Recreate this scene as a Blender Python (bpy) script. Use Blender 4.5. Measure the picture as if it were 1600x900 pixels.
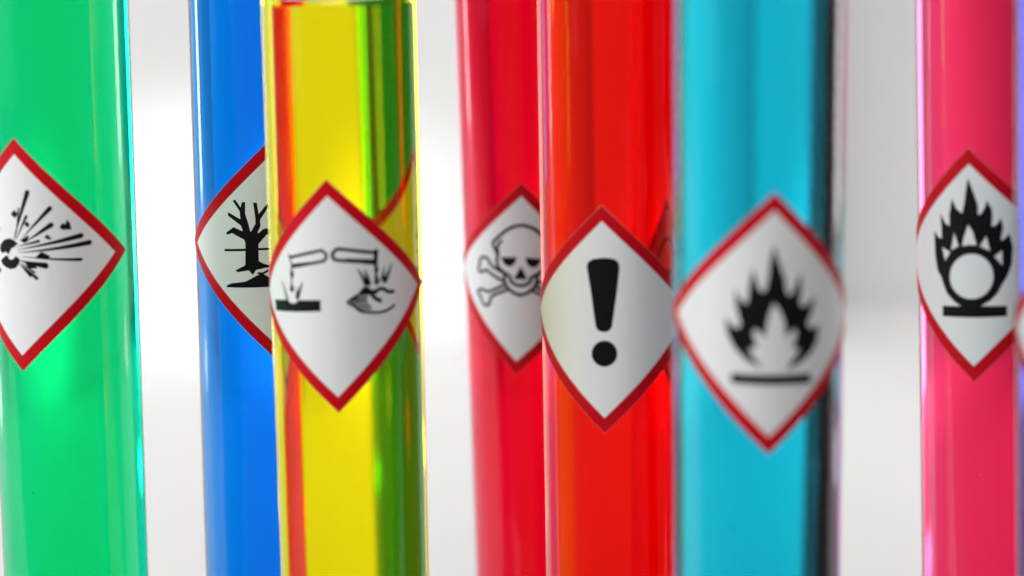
import bpy, bmesh, math, random
from mathutils import Vector, Matrix, noise

for o in list(bpy.data.objects):
    bpy.data.objects.remove(o, do_unlink=True)
scene = bpy.context.scene
COL = scene.collection
rad = math.radians

# ------------------------------------------------------------------ camera
CAM_H = 0.125                      # lens height above the table
PITCH = 10.5
cam_d = bpy.data.cameras.new('camera')
cam = bpy.data.objects.new('camera', cam_d)
COL.objects.link(cam)
cam.location = (0, 0, CAM_H)
cam.rotation_euler = (rad(90 - PITCH), 0, 0)
cam_d.sensor_width = 36.0
cam_d.lens = 36.0 * 3800 / 1600
cam_d.clip_start = 0.005
cam_d.clip_end = 20
cam_d.dof.use_dof = True
cam_d.dof.focus_distance = 0.272
cam_d.dof.aperture_fstop = 15.0
scene.camera = cam

# ------------------------------------------------------------------ world + lamps
world = bpy.data.worlds.new('World')
scene.world = world
world.use_nodes = True
bg = world.node_tree.nodes['Background']
bg.inputs['Color'].default_value = (0.95, 0.97, 1.0, 1)
bg.inputs['Strength'].default_value = 0.09


def area(name, loc, aim, sx, sy, power, col=(1, 1, 1)):
    d = bpy.data.lights.new(name, 'AREA')
    d.shape = 'RECTANGLE'; d.size = sx; d.size_y = sy
    d.energy = power; d.color = col
    o = bpy.data.objects.new(name, d); COL.objects.link(o)
    o.location = loc
    o.rotation_euler = (Vector(aim) - Vector(loc)).to_track_quat('-Z', 'Y').to_euler()
    return o


def spot(name, loc, aim, cone, blend, power, radius, col=(1, 1, 1)):
    d = bpy.data.lights.new(name, 'SPOT')
    d.spot_size = rad(cone); d.spot_blend = blend
    d.energy = power; d.shadow_soft_size = radius; d.color = col
    o = bpy.data.objects.new(name, d); COL.objects.link(o)
    o.location = loc
    o.rotation_euler = (Vector(aim) - Vector(loc)).to_track_quat('-Z', 'Y').to_euler()
    return o


# soft source beside the lens: lights the labels
area('key_lamp', (-0.10, -0.16, 0.44), (0.0, 0.26, 0.07), 0.40, 0.20, 1.6, (1.0, 0.99, 0.98))
# window-like source from the left, also shining through the yellow tube
sd = area('side_lamp', (-0.45, 0.15, 0.17), (0.0, 0.26, 0.07), 0.24, 0.22, 0.12, (0.98, 0.99, 1.0))
sd.data.spread = rad(50)
# ceiling-like source over table, board and wall behind the tubes
ov = area('overhead_lamp', (0.02, 0.38, 0.62), (0.02, 0.55, 0.0), 0.50, 0.20, 0.64, (1.0, 0.99, 0.98))
ov.data.spread = rad(85)
# pool of light on the white board behind the left tubes
spot('board_lamp', (-0.36, 0.40, 0.035), (-0.068, 0.588, 0.026), 14, 0.9, 6.0, 0.015)
# added spot: bright pool on the wall off to the right, out of view
spot('wall_fill_spot', (0.48, 0.25, 0.45), (0.34, 0.655, 0.06), 40, 0.8, 8.0, 0.03)
# added spots: small hard patches on the table that glint in the tubes
spot('glint_spot_left', (-0.36, 0.52, 0.50), (-0.26, 0.41, 0.0), 5.5, 0.3, 60.0, 0.008)
spot('glint_spot_right', (0.36, 0.52, 0.50), (0.22, 0.385, 0.0), 5.5, 0.3, 60.0, 0.008)
# narrow area lights added at the sides, behind the tubes, for edge highlights
area('strip_lamp_left', (-0.42, 0.48, 0.14), (0.0, 0.26, 0.07), 0.06, 0.34, 0.5)
area('strip_lamp_right', (0.42, 0.50, 0.14), (0.0, 0.26, 0.07), 0.08, 0.34, 0.55)

vs = scene.view_settings
vs.view_transform = 'Standard'; vs.look = 'None'
vs.exposure = 0.25; vs.gamma = 1.0
try:
    vs.use_curve_mapping = False
except Exception:
    pass
scene.render.engine = 'CYCLES'
cy = scene.cycles
cy.max_bounces = 32; cy.transmission_bounces = 28; cy.glossy_bounces = 10
cy.diffuse_bounces = 4; cy.volume_bounces = 2; cy.transparent_max_bounces = 16
cy.caustics_refractive = True; cy.caustics_reflective = True
cy.blur_glossy = 0.6
cy.sample_clamp_indirect = 6.0
cy.use_denoising = True
try:
    cy.denoiser = 'OPENIMAGEDENOISE'
except Exception:
    pass

# ------------------------------------------------------------------ materials
def new_mat(name):
    m = bpy.data.materials.new(name); m.use_nodes = True
    nt = m.node_tree; nt.nodes.clear()
    out = nt.nodes.new('ShaderNodeOutputMaterial')
    return m, nt, out


def surface_mat(name, col, rough, bump=0.0, scale=400.0, mottling=0.04, spec=0.4):
    m, nt, out = new_mat(name)
    p = nt.nodes.new('ShaderNodeBsdfPrincipled')
    tc = nt.nodes.new('ShaderNodeTexCoord')
    n = nt.nodes.new('ShaderNodeTexNoise')
    n.inputs['Scale'].default_value = scale; n.inputs['Detail'].default_value = 5
    nt.links.new(tc.outputs['Object'], n.inputs['Vector'])
    r = nt.nodes.new('ShaderNodeMapRange')
    r.inputs['To Min'].default_value = 1 - mottling; r.inputs['To Max'].default_value = 1 + mottling
    nt.links.new(n.outputs['Fac'], r.inputs['Value'])
    mul = nt.nodes.new('ShaderNodeVectorMath'); mul.operation = 'SCALE'
    mul.inputs[0].default_value = col
    nt.links.new(r.outputs['Result'], mul.inputs['Scale'])
    nt.links.new(mul.outputs['Vector'], p.inputs['Base Color'])
    p.inputs['Roughness'].default_value = rough
    p.inputs['Specular IOR Level'].default_value = spec
    if bump:
        b = nt.nodes.new('ShaderNodeBump'); b.inputs['Strength'].default_value = bump
        b.inputs['Distance'].default_value = 0.0002
        nt.links.new(n.outputs['Fac'], b.inputs['Height'])
        nt.links.new(b.outputs['Normal'], p.inputs['Normal'])
    nt.links.new(p.outputs['BSDF'], out.inputs['Surface'])
    return m


def glass_mat():
    m, nt, out = new_mat('borosilicate_glass')
    g = nt.nodes.new('ShaderNodeBsdfGlass')
    g.inputs['IOR'].default_value = 1.47
    g.inputs['Roughness'].default_value = 0.0
    # faint drawing streaks along the tube
    tc = nt.nodes.new('ShaderNodeTexCoord')
    mp = nt.nodes.new('ShaderNodeMapping'); mp.inputs['Scale'].default_value = (700, 700, 6)
    n = nt.nodes.new('ShaderNodeTexNoise'); n.inputs['Scale'].default_value = 1.0; n.inputs['Detail'].default_value = 3
    b = nt.nodes.new('ShaderNodeBump'); b.inputs['Strength'].default_value = GLASS_STREAK; b.inputs['Distance'].default_value = 0.00002
    nt.links.new(tc.outputs['Object'], mp.inputs['Vector']); nt.links.new(mp.outputs['Vector'], n.inputs['Vector'])
    nt.links.new(n.outputs['Fac'], b.inputs['Height']); nt.links.new(b.outputs['Normal'], g.inputs['Normal'])
    nt.links.new(g.outputs['BSDF'], out.inputs['Surface'])
    return m


N_GLASS, N_LIQ = 1.47, 1.345
GLASS_STREAK = 0.34
PATH = 0.0125                       # light path the transmittances below are given for


def liquid_mat(name, T, level):
    """dyed water: the wall face borders glass, the meniscus borders air"""
    m, nt, out = new_mat(name)
    g = nt.nodes.new('ShaderNodeBsdfGlass'); g.inputs['Roughness'].default_value = 0.0
    tc = nt.nodes.new('ShaderNodeTexCoord')
    sep = nt.nodes.new('ShaderNodeSeparateXYZ')
    gt = nt.nodes.new('ShaderNodeMath'); gt.operation = 'GREATER_THAN'; gt.inputs[1].default_value = level - 1e-5
    mr = nt.nodes.new('ShaderNodeMapRange')
    mr.inputs['To Min'].default_value = N_LIQ / N_GLASS; mr.inputs['To Max'].default_value = N_LIQ
    nt.links.new(tc.outputs['Object'], sep.inputs['Vector'])
    nt.links.new(sep.outputs['Z'], gt.inputs[0]); nt.links.new(gt.outputs['Value'], mr.inputs['Value'])
    nt.links.new(mr.outputs['Result'], g.inputs['IOR'])
    nt.links.new(g.outputs['BSDF'], out.inputs['Surface'])
    sig = [-math.log(max(t, 1e-4)) / PATH for t in T]
    dens = max(sig)
    v = nt.nodes.new('ShaderNodeVolumeAbsorption')
    v.inputs['Color'].default_value = tuple(1 - s / dens for s in sig) + (1,)
    v.inputs['Density'].default_value = dens
    nt.links.new(v.outputs['Volume'], out.inputs['Volume'])
    return m


M_GLASS = glass_mat()
M_PAPER = surface_mat('label_vinyl', (0.82, 0.82, 0.82), 0.45, 0.15, 900, 0.015, 0.25)
M_RED = surface_mat('label_red_ink', (0.58, 0.003, 0.010), 0.5, 0.15, 900, 0.05, 0.12)
M_BLACK = surface_mat('label_black_ink', (0.007, 0.007, 0.008), 0.55, 0.2, 2600, 0.5, 0.1)
M_TABLE = surface_mat('table_laminate', (0.66, 0.655, 0.65), 0.6, 0.1, 60, 0.02)
M_WALL = surface_mat('wall_paint', (0.665, 0.665, 0.665), 0.9, 0.1, 25, 0.02)
M_BOARD = surface_mat('white_board_card', (0.80, 0.80, 0.80), 0.7, 0.1, 30, 0.015)


# ------------------------------------------------------------------ helpers
def link(name, me, mat, parent=None, smooth=True):
    o = bpy.data.objects.new(name, me); COL.objects.link(o)
    if mat: me.materials.append(mat)
    if smooth:
        me.polygons.foreach_set('use_smooth', [True] * len(me.polygons))
    o.parent = parent
    return o


def bevel_box(name, lo, hi, mat, bev, parent=None):
    bm = bmesh.new(); bmesh.ops.create_cube(bm, size=1)
    for v in bm.verts:
        v.co = Vector([lo[i] + (v.co[i] + .5) * (hi[i] - lo[i]) for i in range(3)])
    bmesh.ops.bevel(bm, geom=bm.edges[:], offset=bev, segments=3, affect='EDGES', profile=.6)
    me = bpy.data.meshes.new(name); bm.to_mesh(me); bm.free()
    return link(name, me, mat, parent, smooth=False)


def lathe(name, prof, seg, mat, parent):
    """prof runs from the axis outward so that faces look away from it"""
    vs, fs, ring = [], [], []
    for r, z in prof:
        if r < 1e-9:
            ring.append([len(vs)]); vs.append((0, 0, z))
        else:
            ring.append(list(range(len(vs), len(vs) + seg)))
            vs += [(r * math.cos(2 * math.pi * k / seg), r * math.sin(2 * math.pi * k / seg), z) for k in range(seg)]
    for a, b in zip(ring, ring[1:]):
        for k in range(seg):
            k2 = (k + 1) % seg
            if len(a) == 1: fs.append((a[0], b[k2], b[k]))
            elif len(b) == 1: fs.append((a[k], a[k2], b[0]))
            else: fs.append((a[k], a[k2], b[k2], b[k]))
    me = bpy.data.meshes.new(name); me.from_pydata(vs, [], fs); me.update()
    return link(name, me, mat, parent)


# ------------------------------------------------------------------ the setting
WALL_Y = 0.655
table = bevel_box('table_top', (-1.1, 0.215, -0.03), (1.1, WALL_Y - 0.001, 0.0), M_TABLE, 0.002)
table['kind'] = 'structure'
wall = bevel_box('wall', (-1.6, WALL_Y, -0.5), (1.6, WALL_Y + 0.03, 1.3), M_WALL, 0.002)
wall['kind'] = 'structure'
board = bevel_box('white_board', (-0.75, 0.588, 0.0001), (0.066, 0.593, 0.34), M_BOARD, 0.0002)
board['label'] = 'blurred bright white board standing on the table behind the left tubes'
board['category'] = 'board'

# ------------------------------------------------------------------ pictograms, in label units (half diagonal = 1)
PICT = {
 'flame': [
  ('P',[(-0.35,0.047),(-0.28,-0.025),(-0.259,-0.033),(-0.237,-0.022),(-0.228,-0.003),(-0.246,0.063),(-0.267,0.143),(-0.281,0.261),(-0.221,0.175),(-0.195,0.158),(-0.185,0.162),(-0.176,0.219),(-0.17,0.314),(-0.145,0.431),(-0.106,0.292),(-0.082,0.253),(-0.066,0.251),(-0.046,0.274),(-0.03,0.371),(-0.022,0.478),(0.003,0.607),(0.049,0.467),(0.094,0.35),(0.105,0.264),(0.121,0.227),(0.14,0.223),(0.158,0.243),(0.182,0.306),(0.217,0.39),(0.229,0.252),(0.218,0.162),(0.237,0.128),(0.258,0.128),(0.29,0.156),(0.354,0.204),(0.325,0.078),(0.287,0.003),(0.292,-0.025),(0.325,-0.045),(0.352,-0.041),(0.402,-0.019),(0.383,-0.146),(0.331,-0.226),(0.247,-0.292),(0.119,-0.354),(0.172,-0.266),(0.215,-0.215),(0.231,-0.186),(0.214,-0.197),(0.163,-0.173),(0.186,-0.121),(0.197,-0.072),(0.182,-0.036),(0.161,-0.051),(0.108,-0.101),(0.099,0.012),(0.062,0.103),(0.015,0.165),(-0.014,0.095),(-0.032,0.009),(-0.046,-0.102),(-0.097,-0.047),(-0.125,-0.033),(-0.136,-0.066),(-0.123,-0.114),(-0.099,-0.159),(-0.139,-0.184),(-0.163,-0.185),(-0.148,-0.216),(-0.111,-0.268),(-0.065,-0.335),(-0.189,-0.27),(-0.275,-0.182),(-0.327,-0.081)]),
  ('P',[(-0.293,-0.382),(0.331,-0.388),(0.334,-0.465),(-0.292,-0.458)]),
 ],
 'flame_over_circle': [
  ('H',[[(-0.359,0.275),(-0.309,0.225),(-0.272,0.218),(-0.274,0.311),(-0.283,0.435),(-0.228,0.348),(-0.188,0.331),(-0.19,0.427),(-0.159,0.568),(-0.121,0.483),(-0.069,0.443),(-0.048,0.527),(-0.034,0.628),(-0.01,0.745),(0.036,0.615),(0.069,0.514),(0.065,0.449),(0.071,0.434),(0.091,0.443),(0.116,0.48),(0.143,0.555),(0.181,0.478),(0.184,0.411),(0.176,0.341),(0.191,0.335),(0.215,0.35),(0.255,0.404),(0.268,0.322),(0.248,0.229),(0.251,0.214),(0.272,0.223),(0.32,0.271),(0.343,0.159),(0.334,0.014),(0.296,-0.088),(0.25,-0.159),(0.213,-0.231),(0.154,-0.292),(0.078,-0.339),(0.078,-0.341),(0.285,-0.342),(0.283,-0.432),(-0.282,-0.45),(-0.279,-0.36),(-0.1,-0.348),(-0.16,-0.315),(-0.234,-0.246),(-0.272,-0.16),(-0.29,-0.11),(-0.329,-0.063),(-0.355,0.068)],[(0.18,-0.089),(0.176,-0.127),(0.165,-0.163),(0.148,-0.196),(0.125,-0.226),(0.098,-0.249),(0.067,-0.267),(0.032,-0.279),(-0.004,-0.283),(-0.04,-0.282),(-0.076,-0.272),(-0.11,-0.256),(-0.14,-0.234),(-0.165,-0.207),(-0.184,-0.175),(-0.195,-0.139),(-0.197,-0.101),(-0.193,-0.063),(-0.18,-0.025),(-0.159,0.009),(-0.133,0.04),(-0.101,0.066),(-0.067,0.086),(-0.03,0.098),(0.006,0.102),(0.041,0.1),(0.075,0.089),(0.105,0.071),(0.131,0.048),(0.153,0.018),(0.169,-0.015),(0.178,-0.052)],[(-0.271,0.144),(-0.188,0.108),(-0.241,0.031)],[(-0.145,0.276),(-0.107,0.164),(-0.179,0.126)],[(-0.018,0.349),(0.018,0.295),(0.049,0.177),(-0.012,0.178),(-0.075,0.167),(-0.06,0.235)],[(0.13,0.253),(0.159,0.128),(0.075,0.168)],[(0.257,0.131),(0.256,0.001),(0.191,0.081)]]),
 ],
 'exclamation': [
  ('P',[(-0.138,0.463),(-0.127,0.503),(-0.082,0.531),(0.006,0.545),(0.092,0.536),(0.132,0.511),(0.145,0.463),(0.119,0.246),(0.074,-0.056),(0.05,-0.092),(0.007,-0.105),(-0.042,-0.094),(-0.066,-0.059),(-0.101,0.219)]),
  ('P',[(0.115,-0.292),(0.113,-0.315),(0.107,-0.336),(0.096,-0.356),(0.083,-0.373),(0.066,-0.387),(0.047,-0.398),(0.026,-0.405),(0.005,-0.408),(-0.017,-0.406),(-0.037,-0.4),(-0.056,-0.39),(-0.073,-0.377),(-0.087,-0.36),(-0.098,-0.341),(-0.104,-0.319),(-0.106,-0.297),(-0.103,-0.275),(-0.096,-0.253),(-0.085,-0.232),(-0.071,-0.214),(-0.054,-0.199),(-0.034,-0.188),(-0.013,-0.181),(0.008,-0.178),(0.03,-0.18),(0.05,-0.186),(0.069,-0.197),(0.085,-0.211),(0.098,-0.229),(0.108,-0.248),(0.114,-0.27)]),
 ],
 'skull': [
  ('S',0.035,[(0.008,0.562),(-0.074,0.541),(-0.14,0.503),(-0.208,0.442),(-0.278,0.373),(-0.286,0.339),(-0.259,0.286),(-0.23,0.234),(-0.238,0.177),(-0.227,0.123),(-0.187,0.082),(-0.128,0.044),(-0.095,0.024),(-0.08,-0.025),(-0.034,-0.055),(0.021,-0.065)]),
  ('S',0.035,[(-0.149,0.047),(-0.15,0.008),(-0.143,-0.047),(-0.112,-0.094),(-0.054,-0.14),(0.021,-0.166)]),
  ('S',0.032,[(-0.193,0.388),(-0.224,0.351),(-0.234,0.3),(-0.225,0.245)]),
  ('S',0.032,[(-0.163,0.057),(-0.249,0.092),(-0.307,0.124),(-0.349,0.18),(-0.407,0.193),(-0.445,0.165),(-0.461,0.1),(-0.477,0.058),(-0.452,0.029),(-0.405,0.042),(-0.354,0.061),(-0.299,0.03),(-0.234,-0.001),(-0.158,-0.034)]),
  ('S',0.032,[(-0.151,-0.074),(-0.244,-0.12),(-0.322,-0.157),(-0.379,-0.162),(-0.426,-0.151),(-0.476,-0.173),(-0.475,-0.207),(-0.433,-0.233),(-0.416,-0.281),(-0.37,-0.313),(-0.32,-0.288),(-0.3,-0.217),(-0.242,-0.176),(-0.117,-0.117)]),
  ('P',[(-0.197,0.218),(-0.028,0.231),(-0.042,0.172),(-0.073,0.135),(-0.118,0.124),(-0.16,0.15)]),
  ('S',0.035,[(0.024,0.562),(0.106,0.541),(0.172,0.503),(0.24,0.442),(0.31,0.373),(0.318,0.339),(0.291,0.286),(0.262,0.234),(0.27,0.177),(0.259,0.123),(0.219,0.082),(0.16,0.044),(0.127,0.024),(0.112,-0.025),(0.066,-0.055),(0.011,-0.065)]),
  ('S',0.035,[(0.181,0.047),(0.182,0.008),(0.175,-0.047),(0.144,-0.094),(0.086,-0.14),(0.011,-0.166)]),
  ('S',0.032,[(0.195,0.057),(0.281,0.092),(0.339,0.124),(0.381,0.18),(0.439,0.193),(0.477,0.165),(0.493,0.1),(0.509,0.058),(0.484,0.029),(0.437,0.042),(0.386,0.061),(0.331,0.03),(0.266,-0.001),(0.19,-0.034)]),
  ('S',0.032,[(0.183,-0.074),(0.276,-0.12),(0.354,-0.157),(0.411,-0.162),(0.458,-0.151),(0.508,-0.173),(0.507,-0.207),(0.465,-0.233),(0.448,-0.281),(0.402,-0.313),(0.352,-0.288),(0.332,-0.217),(0.274,-0.176),(0.149,-0.117)]),
  ('P',[(0.229,0.218),(0.06,0.231),(0.074,0.172),(0.105,0.135),(0.15,0.124),(0.192,0.15)]),
  ('P',[(0.018,0.137),(0.06,0.06),(0.087,0.006),(0.039,-0.004),(0.019,0.007),(-0.001,-0.006),(-0.051,0.003),(-0.017,0.068)]),
 ],
 'tree': [
  ('P',[(-0.252,-0.145),(-0.346,-0.196),(-0.325,-0.212),(-0.224,-0.192),(-0.185,-0.231),(-0.157,-0.187),(-0.083,-0.17),(-0.037,-0.162),(-0.041,-0.144),(-0.091,-0.129),(-0.131,-0.106),(-0.132,0.047),(-0.085,0.102),(-0.06,0.13),(-0.049,0.139),(-0.036,0.125),(-0.023,0.142),(-0.033,0.182),(-0.062,0.19),(-0.091,0.181),(-0.132,0.144),(-0.137,0.155),(-0.112,0.207),(-0.113,0.269),(-0.028,0.395),(-0.05,0.411),(-0.125,0.318),(-0.14,0.421),(-0.172,0.42),(-0.156,0.291),(-0.154,0.23),(-0.197,0.159),(-0.201,0.16),(-0.219,0.239),(-0.244,0.316),(-0.243,0.424),(-0.271,0.425),(-0.286,0.377),(-0.336,0.446),(-0.358,0.431),(-0.295,0.342),(-0.29,0.27),(-0.406,0.328),(-0.41,0.298),(-0.286,0.213),(-0.269,0.162),(-0.355,0.195),(-0.433,0.14),(-0.42,0.122),(-0.372,0.14),(-0.257,0.085),(-0.248,0.052)]),
  ('S',0.021,[(-0.444,-0.019),(-0.244,-0.005)]),
  ('S',0.021,[(-0.139,0.002),(-0.02,0.004)]),
  ('P',[(-0.435,-0.339),(-0.384,-0.316),(-0.305,-0.303),(-0.252,-0.294),(-0.148,-0.236),(-0.105,-0.216),(-0.053,-0.247),(-0.02,-0.264),(-0.021,-0.341),(-0.437,-0.356)]),
  ('S',0.018,[(-0.138,-0.216),(-0.095,-0.216),(-0.054,-0.194)]),
 ],
 'corrosion': [
  ('S',0.026,[(-0.388,0.328),(-0.101,0.395),(-0.061,0.388),(-0.038,0.369),(-0.038,0.337),(-0.057,0.316),(-0.098,0.302),(-0.363,0.253)]),
  ('S',0.016,[(-0.401,0.352),(-0.367,0.25)]),
  ('P',[(-0.378,0.273),(-0.229,0.295),(-0.149,0.301),(-0.152,0.279),(-0.373,0.234)]),
  ('S',0.014,[(-0.378,0.251),(-0.386,0.044)]),
  ('P',[(-0.389,0.218),(-0.359,0.219),(-0.354,0.18),(-0.369,0.147),(-0.392,0.156),(-0.396,0.186)]),
  ('P',[(-0.394,0.1),(-0.368,0.09),(-0.36,0.046),(-0.386,0.027),(-0.409,0.044)]),
  ('T',0.005,0.029,[(-0.518,0.112),(-0.476,0.051),(-0.446,-0.049)]),
  ('T',0.007,0.038,[(-0.264,0.125),(-0.295,0.058),(-0.326,-0.011)]),
  ('T',0.005,0.022,[(-0.322,0.088),(-0.334,-0.004)]),
  ('P',[(-0.649,-0.06),(-0.452,-0.041),(-0.425,-0.058),(-0.386,-0.067),(-0.351,-0.059),(-0.313,-0.033),(-0.106,-0.023),(-0.111,-0.12),(-0.636,-0.154)]),
  ('S',0.029,[(0.376,0.356),(0.093,0.407),(0.054,0.404),(0.026,0.383),(0.016,0.356),(0.027,0.331),(0.065,0.314),(0.363,0.278)]),
  ('S',0.039,[(0.385,0.368),(0.373,0.264)]),
  ('P',[(0.128,0.328),(0.38,0.298),(0.375,0.251),(0.218,0.282),(0.127,0.297)]),
  ('S',0.023,[(0.376,0.263),(0.374,0.089)]),
  ('P',[(0.361,0.245),(0.394,0.239),(0.398,0.201),(0.38,0.167),(0.359,0.195)]),
  ('P',[(0.36,0.15),(0.392,0.145),(0.398,0.096),(0.375,0.074),(0.354,0.097)]),
  ('T',0.007,0.041,[(0.217,0.231),(0.252,0.169),(0.284,0.099)]),
  ('T',0.007,0.043,[(0.277,0.221),(0.292,0.166),(0.306,0.101)]),
  ('S',0.01,[(0.234,0.195),(0.265,0.121)]),
  ('T',0.006,0.041,[(0.527,0.244),(0.494,0.173),(0.451,0.103)]),
  ('T',0.006,0.031,[(0.451,0.226),(0.435,0.133)]),
  ('S',0.013,[(0.424,0.135),(0.405,0.105)]),
  ('S',0.031,[(0.232,0.019),(0.262,0.054),(0.286,0.058),(0.333,0.022),(0.367,0.023),(0.397,0.043),(0.437,0.037),(0.48,0.007),(0.53,0.003)]),
  ('P',[(0.23,0.033),(0.285,0.05),(0.334,0.041),(0.396,0.043),(0.37,0.004),(0.316,0.001),(0.229,0.001)]),
  ('S',0.034,[(0.328,0.011),(0.351,-0.027),(0.401,-0.061)]),
  ('S',0.022,[(0.533,-0.119),(0.463,-0.15),(0.374,-0.158),(0.276,-0.144),(0.22,-0.129),(0.176,-0.086),(0.123,-0.051),(0.16,-0.018),(0.232,0.019)]),
  ('S',0.017,[(0.16,-0.02),(0.282,-0.017)]),
  ('S',0.014,[(0.147,-0.038),(0.281,-0.041)]),
  ('S',0.015,[(0.158,-0.059),(0.284,-0.065)]),
  ('S',0.015,[(0.183,-0.087),(0.307,-0.091)]),
  ('S',0.014,[(0.206,-0.112),(0.314,-0.116)]),
 ],
 'explosion': [
  ('P',[(-0.215,0.029),(-0.208,0.075),(-0.157,0.121),(-0.09,0.141),(-0.04,0.13),(0.005,0.098),(-0.033,0.083),(-0.024,0.072),(-0.067,0.061),(-0.082,0.039),(-0.106,0.001),(-0.141,0.021),(-0.191,0.003)]),
  ('P',[(-0.207,-0.058),(-0.144,-0.013),(-0.116,-0.011),(-0.101,-0.038),(-0.066,-0.041),(-0.024,-0.005),(0.014,-0.031),(0.003,-0.073),(-0.034,-0.11),(-0.087,-0.124),(-0.15,-0.112),(-0.194,-0.088)]),
  ('T',0.003,0.043,[(-0.045,0.123),(0.109,0.544)]),
  ('T',0.003,0.017,[(-0.02,0.136),(0.022,0.403)]),
  ('T',0.003,0.027,[(-0.014,0.137),(0.091,0.339)]),
  ('T',0.003,0.039,[(0.049,0.154),(0.297,0.412)]),
  ('T',0.003,0.043,[(0.078,0.122),(0.303,0.272)]),
  ('T',0.003,0.025,[(-0.007,0.075),(0.194,0.133)]),
  ('T',0.003,0.043,[(-0.008,0.049),(0.545,0.172)]),
  ('T',0.003,0.043,[(0.004,0.026),(0.615,0.108)]),
  ('T',0.003,0.027,[(0.041,-0.005),(0.537,-0.032)]),
  ('T',0.003,0.053,[(0.007,-0.039),(0.242,-0.076)]),
  ('T',0.003,0.029,[(0.01,-0.059),(0.164,-0.185)]),
  ('T',0.003,0.025,[(0.018,-0.08),(0.11,-0.165)]),
  ('T',0.003,0.019,[(0.032,-0.063),(0.146,-0.137)]),
  ('P',[(-0.06,0.352),(-0.019,0.392),(-0.009,0.371),(0.015,0.364),(-0.017,0.321),(-0.039,0.331)]),
  ('P',[(0.074,0.279),(0.094,0.299),(0.119,0.275),(0.104,0.247),(0.082,0.257)]),
  ('P',[(0.369,0.248),(0.392,0.285),(0.418,0.274),(0.429,0.312),(0.458,0.286),(0.465,0.226),(0.423,0.231),(0.398,0.226)]),
  ('P',[(0.242,0.165),(0.267,0.193),(0.307,0.147),(0.267,0.151)]),
  ('P',[(0.024,0.133),(0.109,0.182),(0.093,0.127),(0.065,0.11)]),
  ('P',[(0.161,-0.007),(0.212,0.044),(0.286,0.006),(0.264,-0.023),(0.204,-0.017)]),
  ('P',[(0.06,-0.051),(0.161,-0.051),(0.17,-0.101),(0.094,-0.104)]),
  ('P',[(-0.266,-0.139),(-0.22,-0.126),(-0.212,-0.159),(-0.259,-0.17)]),
  ('T',0.003,0.04,[(-0.196,0.188),(-0.346,0.47)]),
  ('T',0.003,0.045,[(-0.246,0.15),(-0.462,0.358)]),
  ('T',0.003,0.05,[(-0.283,0.096),(-0.6,0.243)]),
  ('T',0.003,0.04,[(-0.28,0.036),(-0.597,0.081)]),
  ('T',0.003,0.045,[(-0.299,-0.024),(-0.516,-0.062)]),
  ('T',0.003,0.05,[(-0.272,-0.095),(-0.492,-0.233)]),
  ('T',0.003,0.03,[(-0.225,-0.147),(-0.348,-0.304)]),
 ],
}


# ------------------------------------------------------------------ test tubes
R_OUT, WALL_T, TUBE_LEN = 0.008, 0.0011, 0.150
R_IN = R_OUT - WALL_T


def wrap(bm, r, tilt, hd, rot, zc, du=0.0006):
    """cut a flat mesh (u,v in metres) into narrow upright strips and bend it round the tube"""
    us = [v.co.x for v in bm.verts]
    if not us: return
    lo, hi = min(us), max(us)
    k = math.floor(lo / du) + 1
    while k * du < hi:
        bmesh.ops.bisect_plane(bm, geom=bm.verts[:] + bm.edges[:] + bm.faces[:], plane_co=(k * du, 0, 0), plane_no=(1, 0, 0), dist=1e-8)
        k += 1
    for v in bm.verts:
        a = v.co.x / R_OUT + rot
        rr = r + v.co.z
        v.co = (rr * math.sin(a), -rr * math.cos(a), zc + v.co.y)


def place(p, hd, tilt):
    u, v = p[0] * hd, p[1] * hd
    return (u * math.cos(tilt) + v * math.sin(tilt), -u * math.sin(tilt) + v * math.cos(tilt))


def fill(bm, loops, z, conv):
    """fill a polygon with holes at height z"""
    es = []
    for lp in loops:
        vs = [bm.verts.new((*conv(p), z)) for p in lp]
        es += [bm.edges.new((vs[i], vs[(i + 1) % len(vs)])) for i in range(len(vs))]
    res = bmesh.ops.triangle_fill(bm, edges=es, use_beauty=True, use_dissolve=False)
    for f in res['geom']:
        if isinstance(f, bmesh.types.BMFace) and f.normal.z < 0:
            f.normal_flip()


def smooth_line(pts, n=5):
    if len(pts) < 3: return pts
    out = []
    P = [pts[0]] + list(pts) + [pts[-1]]
    for i in range(1, len(P) - 2):
        a, b, c, d = (Vector(P[i + k]) for k in (-1, 0, 1, 2))
        for j in range(n):
            t = j / n
            q = 0.5 * ((2 * b) + (c - a) * t + (2 * a - 5 * b + 4 * c - d) * t * t + (3 * b - a - 3 * c + d) * t ** 3)
            out.append((q.x, q.y))
    out.append(tuple(pts[-1]))
    return out


def stroke(pts, w0, w1):
    """outline of a brush line whose width runs from w0 to w1, round ends"""
    pts = smooth_line(pts)
    V = [Vector(p) for p in pts]; n = len(V)
    L, Rr = [], []
    for i, p in enumerate(V):
        t = (V[min(i + 1, n - 1)] - V[max(i - 1, 0)]).normalized()
        q = Vector((-t.y, t.x)); w = (w0 + (w1 - w0) * i / (n - 1)) / 2
        L.append(p + q * w); Rr.append(p - q * w)
    return L, Rr


def draw_stroke(bm, pts, w0, w1, z, conv):
    L, Rr = stroke(pts, w0, w1)
    a = [bm.verts.new((*conv(p), z)) for p in L]; b = [bm.verts.new((*conv(p), z)) for p in Rr]
    for i in range(len(a) - 1):
        try: f = bm.faces.new((b[i], b[i + 1], a[i + 1], a[i]))
        except ValueError: pass
    for p, q, w in ((pts[0], L[0], w0), (pts[-1], L[-1], w1)):      # round caps
        if w < 0.008: continue
        c = Vector(p)
        vs = [bm.verts.new((*conv((c.x + w / 2 * math.cos(t * math.pi / 5), c.y + w / 2 * math.sin(t * math.pi / 5))), z + 1.5e-6)) for t in range(10)]
        bm.faces.new(vs)


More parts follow.
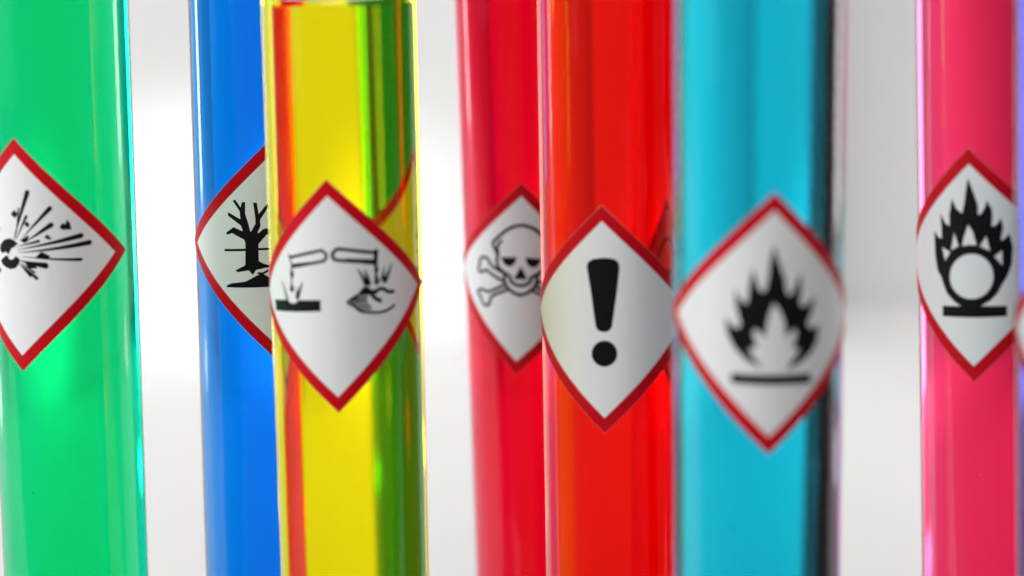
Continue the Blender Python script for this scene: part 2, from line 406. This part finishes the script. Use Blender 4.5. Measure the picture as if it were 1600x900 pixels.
def make_label(parent, rot, zc, tilt, hd, pict, border=0.138):
    conv = lambda p: place(p, hd, tilt)
    T0, T1 = 0.00003, 0.00011
    # vinyl sticker with a little thickness
    bm = bmesh.new()
    vs = [bm.verts.new((*conv(p), T1)) for p in ((1, 0), (0, 1), (-1, 0), (0, -1))]
    f = bm.faces.new(vs)
    ex = bmesh.ops.extrude_face_region(bm, geom=[f])
    for v in ex['geom']:
        if isinstance(v, bmesh.types.BMVert): v.co.z = T0
    bmesh.ops.recalc_face_normals(bm, faces=bm.faces[:])
    wrap(bm, R_OUT, tilt, hd, rot, zc)
    me = bpy.data.meshes.new('label'); bm.to_mesh(me); bm.free()
    lab = link('label', me, M_PAPER, parent, smooth=False)
    # printed red frame
    bm = bmesh.new()
    k = 1 - border; o1 = 0.9985
    fill(bm, [[(o1, 0), (0, o1), (-o1, 0), (0, -o1)], [(k, 0), (0, k), (-k, 0), (0, -k)]], T1 + 6e-6, conv)
    wrap(bm, R_OUT, tilt, hd, rot, zc)
    me = bpy.data.meshes.new('red_border'); bm.to_mesh(me); bm.free()
    link('red_border', me, M_RED, lab)
    if not pict: return lab
    # printed black symbol
    bm = bmesh.new(); z = T1 + 6e-6
    for e in PICT[pict]:
        z += 2e-6 if z < T1 + 4e-5 else 0
        if e[0] == 'P': fill(bm, [e[1]], z, conv)
        elif e[0] == 'H': fill(bm, e[1], z, conv)
        elif e[0] == 'S': draw_stroke(bm, e[2], e[1], e[1], z, conv)
        elif e[0] == 'T': draw_stroke(bm, e[3], e[1], e[2], z, conv)
    wrap(bm, R_OUT, tilt, hd, rot, zc)
    me = bpy.data.meshes.new('pictogram'); bm.to_mesh(me); bm.free()
    link('pictogram', me, M_BLACK, lab)
    return lab


def hemi(r, z0, n=20):
    return [(r * math.sin(t * math.pi / 2 / n), z0 - r * math.cos(t * math.pi / 2 / n)) for t in range(n)]


def small_ball(name, r, stretch):
    bm = bmesh.new(); bmesh.ops.create_icosphere(bm, subdivisions=2, radius=r)
    for v in bm.verts: v.co.z *= stretch
    me = bpy.data.meshes.new(name); bm.to_mesh(me); bm.free()
    me.polygons.foreach_set('use_smooth', [True] * len(me.polygons))
    return me


def air_mat():
    m, nt, out = new_mat('air_in_liquid')
    g = nt.nodes.new('ShaderNodeBsdfGlass'); g.inputs['IOR'].default_value = 1 / N_LIQ; g.inputs['Roughness'].default_value = 0.0
    nt.links.new(g.outputs['BSDF'], out.inputs['Surface'])
    return m


BUBBLE = small_ball('bubble', 0.00016, 1.15); BUBBLE.materials.append(air_mat())
DUST = small_ball('dust_speck', 0.00006, 0.6)
DUST.materials.append(surface_mat('dust', (0.05, 0.045, 0.04), 0.9, spec=0.1))
rng = random.Random(7)


def specks(root, lo, hi, bubbles, dust):
    '''tiny bubbles clinging to the inside of the wall, dust on its outside'''
    for mesh, n, r in ((BUBBLE, bubbles, R_IN - 0.0003), (DUST, dust, R_OUT + 0.00002)):
        for k in range(n):
            a = rad(rng.uniform(-75, 75)); z = rng.uniform(lo, hi)
            o = bpy.data.objects.new(mesh.name, mesh); COL.objects.link(o); o.parent = root
            o.location = (r * math.sin(a), -r * math.cos(a), z)
            q = rng.uniform(0.35, 1.0) ** 1.5
            o.scale = (q, q, q * rng.uniform(0.8, 1.6)); o.rotation_euler = (0, 0, a)


def test_tube(label, x, y, lean, T, level, rot, zc, tilt, hd, pict):
    root = bpy.data.objects.new('test_tube', None); COL.objects.link(root)
    root.empty_display_size = 0.02
    root.location = (x, y, 0.0008); root.rotation_euler = (0, rad(lean), 0)
    root['label'] = label; root['category'] = 'test tube'
    root['group'] = 'test tubes with hazard labels'
    SEG = 192
    # glass: outer skin, flared lip, bare inner skin down to the liquid
    prof = hemi(R_OUT, R_OUT) + [(R_OUT, R_OUT), (R_OUT, TUBE_LEN - 0.004), (R_OUT + 0.0002, TUBE_LEN - 0.0022)]
    for t in range(9):
        a = -math.pi / 2 + t * math.pi / 8
        prof.append((R_OUT + 0.0004 + 0.0008 * math.cos(a), TUBE_LEN - 0.001 + 0.0010 * math.sin(a)))
    prof += [(R_IN + 0.0004, TUBE_LEN - 0.0001), (R_IN, TUBE_LEN - 0.0006), (R_IN, level + 0.0006)]
    lathe('glass_wall', prof, SEG, M_GLASS, root)
    # liquid column with a meniscus creeping up the wall
    n = 10
    men = [(R_IN * (1 - (k / n)), level + 0.0006 * (1 - k / n) ** 6) for k in range(n + 1)]
    prof = hemi(R_IN, R_OUT) + [(R_IN, R_OUT), (R_IN, level - 0.0001)] + men
    lathe('liquid', prof, SEG, liquid_mat('dyed_liquid', T, level), root)
    make_label(root, rad(rot), zc, rad(tilt), hd, pict)
    specks(root, 0.045, 0.106, 3, 4)
    return root


# label, foot x and y, lean (deg), transmittance of the dye, liquid level, label: turn (deg), height, tilt (deg), half diagonal, symbol
for spec in (
    ('test tube of green liquid with an exploding bomb hazard label', -0.04851, 0.26220, -0.37, (0.0012, 0.8, 0.24), 0.1390, -25.2, 0.08049, 0.20, 0.01261, 'explosion'),
    ('test tube of blue liquid with a dead tree hazard label', -0.02824, 0.27935, -0.41, (0.002, 0.24, 0.995), 0.1390, 12.9, 0.07836, 0.46, 0.01267, 'tree'),
    ('test tube of yellow liquid with a corrosion hazard label', -0.01626, 0.25278, -0.89, (0.995, 0.87, 0.0012), 0.1075, -6.3, 0.07791, -1.45, 0.01218, 'corrosion'),
    ('test tube of crimson red liquid with a skull and crossbones label', 0.00432, 0.30657, -1.94, (0.96, 0.001, 0.024), 0.1390, -7.8, 0.07004, 3.64, 0.01220, 'skull'),
    ('test tube of orange-red liquid with an exclamation mark label', 0.01256, 0.25768, -1.04, (0.995, 0.01, 0.004), 0.1390, -11.8, 0.07452, -0.14, 0.01220, 'exclamation'),
    ('test tube of cyan liquid with a flame label, nearest and blurred', 0.02415, 0.22474, -0.74, (0.008, 0.6, 0.8), 0.1390, 3.3, 0.08065, 1.01, 0.01216, 'flame'),
    ('test tube of pink liquid with a flame over circle label', 0.05441, 0.25331, -2.44, (0.97, 0.036, 0.135), 0.1390, -27.7, 0.08113, -0.94, 0.01226, 'flame_over_circle'),
    ('test tube of violet liquid, cut off by the right edge of the picture', 0.05817, 0.22141, -2.35, (0.01, 0.012, 0.12), 0.1390, -14.0, 0.07996, -0.18, 0.01203, None),
):
    test_tube(*spec)
